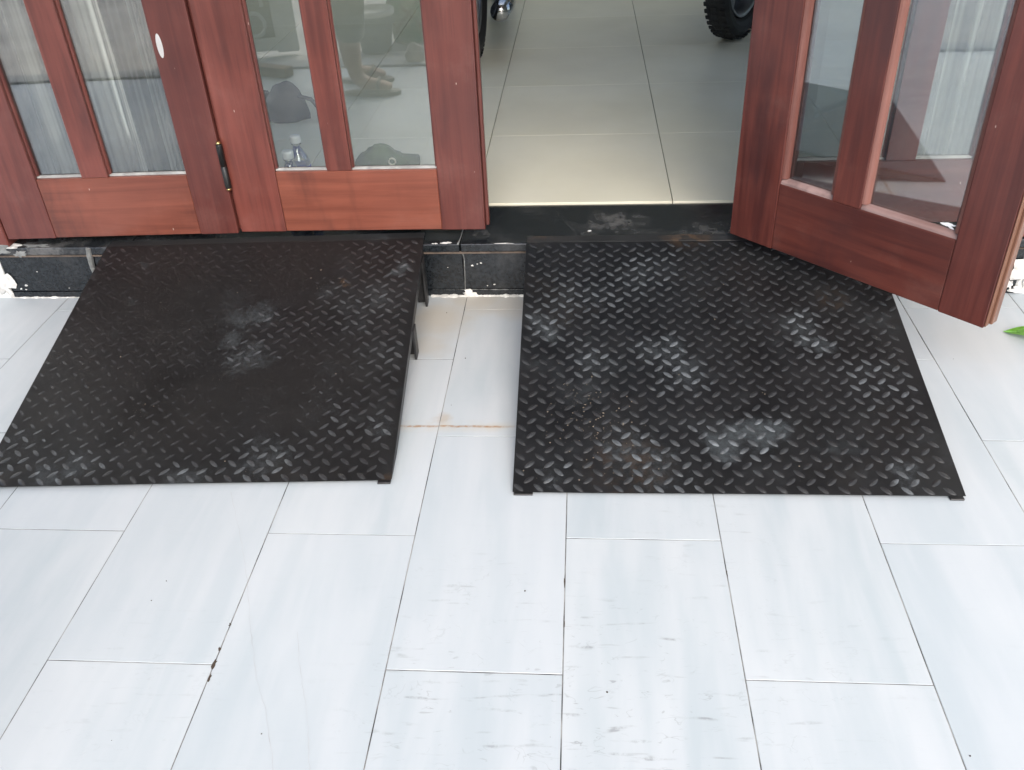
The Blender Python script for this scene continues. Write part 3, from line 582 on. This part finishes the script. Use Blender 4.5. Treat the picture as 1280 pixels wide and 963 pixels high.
# ------------------------------------------------------------------ motorcycles inside
def motorcycle(loc, rz, label, paint, knobby, rx=0):
    t = tag(empty('motorcycle', loc, rz), label, 'motorcycle', 'motorcycles parked inside'); Rw, wb = .300, 1.26     # y forward, origin under the rear wheel
    def wheel(y, wd):
        w_ = obj('wheel', lathe([(.020, -.07), (.034, -.065), (.034, .065), (.020, .07)], 20, axis='X', at=(0, y, Rw)), M['alu'], t, True)
        b = bmesh.new(); n, k = 56, 14; rings = []; tr = .052 if knobby else .058
        for i in range(n):
            a = 2 * math.pi * i / n; row = []
            for j in range(k):
                c = 2 * math.pi * j / k; rr = (Rw - tr * .95) + tr * .95 * math.cos(c)
                if math.cos(c) > .35: rr -= .006 if (i % 4 == 0) else 0
                row.append(b.verts.new((wd * math.sin(c), y + rr * math.cos(a), Rw + rr * math.sin(a))))
            rings.append(row)
        for i in range(n):
            A, B = rings[i], rings[(i + 1) % n]
            for j in range(k): b.faces.new((A[j], A[(j + 1) % k], B[(j + 1) % k], B[j]))
        if knobby:
            for i in range(52):
                a = 2 * math.pi * i / 52
                for x0, off in ((-.036, 0), (0, .5), (.036, 0)):
                    aa = a + off * 2 * math.pi / 52; kb = box(x0 - .013, x0 + .013, -.010, .010, Rw - (.014 if x0 else .006), Rw + (.001 if not x0 else -.005), .002)
                    bmesh.ops.rotate(kb, verts=kb.verts, matrix=Matrix.Rotation(aa, 3, 'X')); bmesh.ops.translate(kb, verts=kb.verts, vec=(0, y, Rw)); b = merge(b, kb)
        obj('tyre', b, M['rubber'], w_, not knobby)
        obj('rim', lathe([(Rw - .115, -.030), (Rw - .100, -.040), (Rw - .095, -.036), (Rw - .105, 0), (Rw - .095, .036), (Rw - .100, .040), (Rw - .115, .030), (Rw - .120, 0), (Rw - .115, -.030)], 40, axis='X', at=(0, y, Rw)), M['alu'], w_, True)
        for i in range(5):
            a = 2 * math.pi * i / 5 + .35; obj('spoke', tube([(0, y + .03 * math.cos(a), Rw + .03 * math.sin(a)), (0, y + (Rw - .11) * math.cos(a + .15), Rw + (Rw - .11) * math.sin(a + .15))], [.017, .012], 8), M['alu'], w_, True)
    wheel(0, .056); wheel(wb, .048)
    for s in (-1, 1):
        obj('swing_arm', tube([(s * .088, 0, Rw), (s * .088, .2, Rw + .02), (s * .07, .48, Rw + .06)], .018, 10), M['black'], t, True)
        obj('fork_leg', tube([(s * .085, wb, Rw), (s * .085, wb - .09, Rw + .30), (s * .085, wb - .22, .96)], .020, 10), M['chrome'], t, True)
        obj('shock', tube([(s * .11, .04, Rw + .03), (s * .11, .16, .68)], .026, 12), M['chrome'], t, True)
    obj('frame', tube([(0, wb - .20, .90), (0, wb - .34, .60), (0, wb - .52, .34), (0, .50, .30), (0, .44, .50), (0, .05, .70)], .024, 10), M['black'], t, True)
    obj('engine', box(-.13, .14, .46, .80, .26, .54, .03, 3), M['alu'], t, True)
    obj('fuel_tank', lump(0, .76, .14, .22, .20, 2.0, amp=.05), paint, t, True, (0, 0, .70))
    obj('seat', box(-.11, .11, .0, .58, .72, .79, .03, 3), M['vinyl'], t, True); obj('tail', box(-.08, .08, -.20, .04, .70, .78, .03, 3), paint, t, True)
    obj('exhaust', tube([(.13, .70, .34), (.14, .60, .22), (.145, .40, .19), (.15, .15, .20), (.155, -.12, .22)], [.018, .02, .034, .046, .042], 14), M['chrome'], t, True)
    b = bmesh.new(); rows = []
    for i in range(13):
        a = R(40 + i * 9); rows.append([b.verts.new((x, -.02 + (Rw + .05) * -math.cos(a) * 1.0 * -1, Rw + (Rw + .04) * math.sin(a) - abs(x) * .4)) for x in (-.07, -.035, 0, .035, .07)])
    for A, B in zip(rows, rows[1:]):
        for j in range(4): b.faces.new((A[j], A[j + 1], B[j + 1], B[j]))
    bmesh.ops.solidify(b, geom=b.faces[:], thickness=.004); obj('mudguard', b, M['black'], t, True)
    obj('handlebar', tube([(-.34, wb - .42, 1.02), (-.20, wb - .30, 1.04), (0, wb - .24, 1.00), (.20, wb - .30, 1.04), (.34, wb - .42, 1.02)], .013, 10), M['black'], t, True)
    obj('headlight', lathe([(.02, -.08), (.08, -.04), (.09, .03), (.06, .05), (.01, .055)], 24, axis='Y', at=(0, wb - .10, .88)), M['chrome'], t, True)
    obj('side_stand', tube([(-.10, .52, .28), (-.20, .50, .012)], .010, 8), M['black'], t, True)
    return t
motorcycle((-.505, 4.16, .171), R(-2), 'motorcycle with knobbly rear tyre, half hidden behind the closed leaf', M['greyp'], True)
motorcycle((.70, 4.39, .171), R(-30), 'motorcycle with grey cast rim near the open leaf', M['red'], True)

# ------------------------------------------------------------------ what stands at the street side (seen mirrored in the door glass)
t = tag(empty('bucket', (-1.14, -.46, -.02)), 'dark grey bucket with pale rim by the kerb, mirrored in glass', 'bucket')
obj('body', lathe([(.075, .0), (.082, .004), (.105, .19), (.112, .20), (.106, .20), (.095, .19), (.07, .02), (.001, .018)], 28), M['bucket'], t, True); obj('rim', lathe([(.112, .195), (.118, .198), (.118, .222), (.108, .225), (.104, .205)], 28), M['cream'], t, True)
obj('handle', tube([(.11 * math.cos(a), -.118 + .03 * math.sin(a), .19 - .10 * math.sin(a)) for a in [k * math.pi / 10 for k in range(11)]], .003, 6), M['alu'], t, True)
t = tag(empty('planter', (-.975, -.66, -.02)), 'planter with woven lattice pattern and green leaves, mirrored in glass', 'planter')
obj('pot', lathe([(.07, .0), (.10, .01), (.125, .20), (.105, .34), (.11, .36), (.09, .36), (.085, .33), (.001, .33)], 28), M['basket'], t, True)
obj('soil', lathe([(.086, .331), (.05, .338), (.001, .340)], 20), M['soil'], t)
for k in range(16):
    a = k * 2.4; ln = .28 + .12 * ((k * 7) % 5) / 5; b = bmesh.new(); rows = []
    for i in range(7):
        u = i / 6; r = .03 + ln * .75 * u; z = .33 + ln * (1.1 * u - .9 * u * u); hw = .022 * math.sin(math.pi * min(1, .12 + u * .86)) + .001
        c, s = math.cos(a), math.sin(a); rows.append([b.verts.new((c * r - s * q, s * r + c * q, z + dz)) for q, dz in ((-hw, .006), (0, 0), (hw, .006))])
    for A, B in zip(rows, rows[1:]):
        for j in range(2): b.faces.new((A[j], A[j + 1], B[j + 1], B[j]))
    bmesh.ops.solidify(b, geom=b.faces[:], thickness=.001); obj('blade', b, M['plant'], t, True)
t = tag(empty('gate_panel', (-1.98, -.36, -.02), R(-12)), 'pale metal gate leaf with square and ring ornaments, mirrored in glass', 'gate')
for a, b_ in ((0, .10), (.30, .42)): obj('upright', box(a, b_, -.02, .02, .02, 1.9, .004), M['gate'], t)
obj('kick_plate', box(.1005, .2995, -.015, .015, .03, .095, .003), M['gate'], t); obj('top_rail', box(.1005, .2995, -.018, .018, 1.80, 1.899, .003), M['gate'], t); obj('back_sheet', box(.1008, .2992, -.006, -.002, .096, 1.799), M['gate_d'], t)
for k in range(11):
    zc = .170 + k * .15
    if k % 2 == 0: obj('ring_ornament', tube([(.20 + .055 * math.cos(a), .004, zc + .060 * math.sin(a)) for a in [i * math.pi / 12 for i in range(24)]], .010, 8, closed=True), M['gate'], t, True)
    else:
        b = box(.135, .155, -.001, .012, zc - .06, zc + .06, .002); b = box(.245, .265, -.001, .012, zc - .06, zc + .06, .002, bm=b); b = box(.1552, .2448, 0, .011, zc - .01, zc + .01, .002, bm=b); obj('bar_ornament', b, M['gate'], t)
b = box(-.13, .13, -.035, .035, .0005, .05, .006, 2); tag(obj('wooden_block', b, M['brown'], loc=(-1.60, .04, .0005), rot=(0, 0, R(22))), 'rough brown wooden block on the porch tiles, mirrored in glass', 'block')
b = lump(0, 0, .055, .04, .09, 4.0, 12, 5, .3); tag(obj('loose_stone', b, M['stone'], loc=(-.87, -.135, .0125)), 'small pale stone sitting on the kerb, mirrored in glass', 'stone')

# ------------------------------------------------------------------ person standing beside the camera (mirrored in the glass: shins and one sandal)
def skin_mesh(chains, level=1):
    """chains: list of [(x,y,z,r), ...]; a chain may start with an index tuple ('at', k) to branch from vertex k of the mesh"""
    vs, es, rs = [], [], []
    roots = []
    for ch in chains:
        prev = None
        for p in ch:
            if p[0] == 'at': prev = p[1]; continue
            vs.append(p[:3]); rs.append(p[3]); i = len(vs) - 1
            if prev is None: roots.append(i)
            else: es.append((prev, i))
            prev = i
    me = bpy.data.meshes.new('skin'); me.from_pydata(vs, es, []); o = bpy.data.objects.new('skin', me); C.objects.link(o)
    o.modifiers.new('s', 'SKIN'); 
    if not me.skin_vertices: 
        bpy.context.view_layer.objects.active = o
        bm_ = bmesh.new(); bm_.from_mesh(me); bm_.verts.layers.skin.verify(); bm_.to_mesh(me); bm_.free()
    for i, r in enumerate(rs):
        sv = me.skin_vertices[0].data[i]; sv.radius = r if isinstance(r, tuple) else (r, r); sv.use_root = i in roots
    sb = o.modifiers.new('sub', 'SUBSURF'); sb.levels = level; sb.render_levels = level
    dg = bpy.context.evaluated_depsgraph_get(); dg.update(); ev = o.evaluated_get(dg); bm_ = bmesh.new(); bm_.from_mesh(ev.to_mesh()); ev.to_mesh_clear()
    bpy.data.objects.remove(o); return bm_
person = tag(empty('person', (-1.055, .30, 0)), 'person in grey cropped trousers and brown sandals, mirrored in glass', 'person')
# faces +x; y is sideways
body = [[(0, 0, .93, (.13, .16)), (0, 0, 1.06, (.10, .14)), (.01, 0, 1.22, (.11, .16)), (0, 0, 1.36, (.09, .15)), (-.005, 0, 1.44, .055), (.005, 0, 1.50, .052), (.015, 0, 1.56, (.085, .068)), (.02, 0, 1.63, (.096, .075)), (.01, 0, 1.70, (.07, .06))]]
nv = 9
for s in (-1, 1):
    fx = 0.0 if s == 1 else -.07
    body.append([('at', 0), (0, s * .095, .86, .085), (.01 + fx * .5, s * .10, .68, .068), (.015 + fx, s * .10, .48, .052), (-.015 + fx, s * .10, .34, .055), (-.01 + fx, s * .10, .17, .042), (-.005 + fx, s * .10, .085, .037), (.03 + fx, s * .10, .052, (.035, .04)), (.11 + fx, s * .105, .042, (.026, .042)), (.165 + fx, s * .108, .036, (.016, .04))])
for s in (-1, 1):
    body.append([('at', 3), (-.01, s * .17, 1.36, .055), (-.02, s * .225, 1.24, .046), (-.02, s * .25, 1.08, .038), (.03, s * .25, .95, .032), (.08, s * .245, .85, .024), (.105, s * .24, .79, (.016, .036)), (.12, s * .235, .755, (.014, .036))])
    for k, (dx, ln) in enumerate([(.028, .065), (.010, .078), (-.010, .074), (-.028, .058)]):
        body.append([(.118 + dx, s * .235, .765, .009), (.128 + dx, s * .232, .765 - ln * .5, .0085), (.130 + dx, s * .215, .765 - ln, .007)])
    body.append([(.125, s * .238, .81, .011), (.160, s * .225, .785, .010), (.172, s * .215, .755, .008)])
bodyo = obj('body', skin_mesh(body, 2), M['skin'], person, True)
obj('trousers', skin_mesh([[(0, 0, .97, (.145, .175)), (0, 0, .90, (.14, .18))], [('at', 1), (0, .095, .82, .105), (.015, .10, .62, .088), (.012, .10, .46, .078), (-.005, .10, .32, .074), (-.006, .10, .225, .072)], [('at', 1), (0, -.095, .82, .105), (0, -.10, .62, .088), (-.05, -.10, .46, .078), (-.07, -.10, .32, .074), (-.074, -.10, .225, .072)]], 2), M['trouser'], person, True)
obj('shirt', skin_mesh([[(0, 0, .93, (.15, .19)), (0, 0, 1.06, (.135, .175)), (.01, 0, 1.22, (.13, .18)), (0, 0, 1.37, (.10, .165)), (-.005, 0, 1.43, .068)], [('at', 3), (-.01, .185, 1.35, .07), (-.02, .23, 1.23, .064)], [('at', 3), (-.01, -.185, 1.35, .07), (-.02, -.23, 1.23, .064)]], 2), M['shirt'], person, True)
b = lump(0, 0, .108, .088, .115, 21.0, 24, 8, .08); obj('hair', b, M['hair'], person, True, (.002, 0, 1.655))
for s in (-1, 1):
    obj('eye', lathe([(.001, -.006), (.011, 0), (.001, .006)], 12, axis='X', at=(.108, s * .032, 1.625)), M['eye'], bodyo, True); obj('ear', lump(0, 0, .02, .010, .03, 3, 10, 4, .05), M['skin'], bodyo, True, (.015, s * .078, 1.60))
obj('nose', lump(0, 0, .022, .013, .035, 5, 10, 4, .03), M['skin'], bodyo, True, (.108, 0, 1.585)); obj('mouth', box(.098, .1065, -.024, .024, 1.555, 1.563, .003, 2), M['sandal'], bodyo, True)
for s in (-1, 1):
    fx = 0.0 if s == 1 else -.07; b = bmesh.new(); A = []; n = 28
    for j in range(n):
        a = 2 * math.pi * j / n; x = .065 + .135 * math.cos(a); A.append(b.verts.new((x + fx, s * .105 + .046 * math.sin(a) * (1 + .22 * math.cos(a)), .0008)))
    f = b.faces.new(A); r = bmesh.ops.extrude_face_region(b, geom=[f]); bmesh.ops.translate(b, verts=[v for v in r['geom'] if isinstance(v, bmesh.types.BMVert)], vec=(0, 0, .017))
    sd_ = obj('sandal', b, M['sandal'], person)
    obj('strap', tube([(.10 + fx, s * .105 - .05, .016), (.10 + fx, s * .105 - .04, .055), (.105 + fx, s * .105, .077), (.10 + fx, s * .105 + .04, .055), (.10 + fx, s * .105 + .05, .016)], .009, 8), M['sandal'], sd_, True)

# ------------------------------------------------------------------ small things on the ground
t = tag(empty('fallen_leaf', (1.135, 2.02, .0008), R(-25)), 'bright green fallen leaf on the tiles at right edge', 'leaf')
b = bmesh.new(); rows = []
for i in range(11):
    u = i / 10; x = -.06 + .15 * u; hw = .030 * math.sin(math.pi * u) ** .8 + .0006; z = .002 + .012 * math.sin(math.pi * u); rows.append([b.verts.new((x, q * hw, z + abs(q) * .006 * math.sin(math.pi * u))) for q in (-1, -.5, 0, .5, 1)])
for A, B in zip(rows, rows[1:]):
    for j in range(4): b.faces.new((A[j], A[j + 1], B[j + 1], B[j]))
bmesh.ops.solidify(b, geom=b.faces[:], thickness=.0006); obj('blade', b, M['leaf'], t, True); obj('midrib', tube([(-.06, 0, .0035), (.015, 0, .0158), (.09, 0, .0035)], .0010, 6), M['stem'], t)
for k in range(6):
    for sg in (-1, 1): u = .2 + k * .11; x = -.06 + .15 * u; hw = .030 * math.sin(math.pi * u) ** .8; zz = .0026 + .012 * math.sin(math.pi * u); obj('vein', tube([(x, 0, zz + .0008), (x + .012, sg * hw * .8, zz + .0048 * math.sin(math.pi * u) + .0008)], .0006, 5), M['stem'], t)
rnd = random.Random(11); b = bmesh.new()
def zramp(y): return .0045 + .0055 + (y - 1.40) * .163 / .845
def crumb(bm_, x, y, z, r):
    c = bmesh.new(); bmesh.ops.create_icosphere(c, subdivisions=1, radius=r)
    for v in c.verts: v.co = Vector((v.co.x * rnd.uniform(.6, 1.4), v.co.y * rnd.uniform(.6, 1.4), v.co.z * rnd.uniform(.5, .9)))
    bmesh.ops.translate(c, verts=c.verts, vec=(x, y, z)); return merge(bm_, c)
for cx, cy, n, sp in [(.04, 1.58, 90, .05), (-.02, 1.66, 40, .05), (.0, 1.47, 40, .08), (.4, 1.55, 12, .15), (.25, 1.9, 14, .25), (-.85, 1.8, 16, .25), (-.65, 2.05, 14, .12), (-1.1, 1.7, 10, .3)]:
    for _ in range(n):
        x, y = rnd.gauss(cx, sp), rnd.gauss(cy, sp)
        if not (1.42 < y < 2.2) or not (-1.25 < x < .74) or -.45 < x < -.13: continue
        b = crumb(b, x, y, zramp(y) + .001, rnd.choice((.0007, .0009, .0013, .0018)))
tag(obj('grit', b, M['grit']), 'pale grit and sand scattered on the ramps', 'grit', kind='stuff')
b = bmesh.new()
for _ in range(24):
    x, y = rnd.uniform(-1.0, 1.1), rnd.uniform(.75, 2.2)
    b = crumb(b, x, y, .0012, rnd.choice((.0008, .0012, .0016))) if not (1.38 < y and (-1.36 < x < -.40 or -.17 < x < .79)) else b
tag(obj('floor_specks', b, M['soil']), 'dark specks of dirt scattered on the porch tiles', 'dirt', kind='stuff')
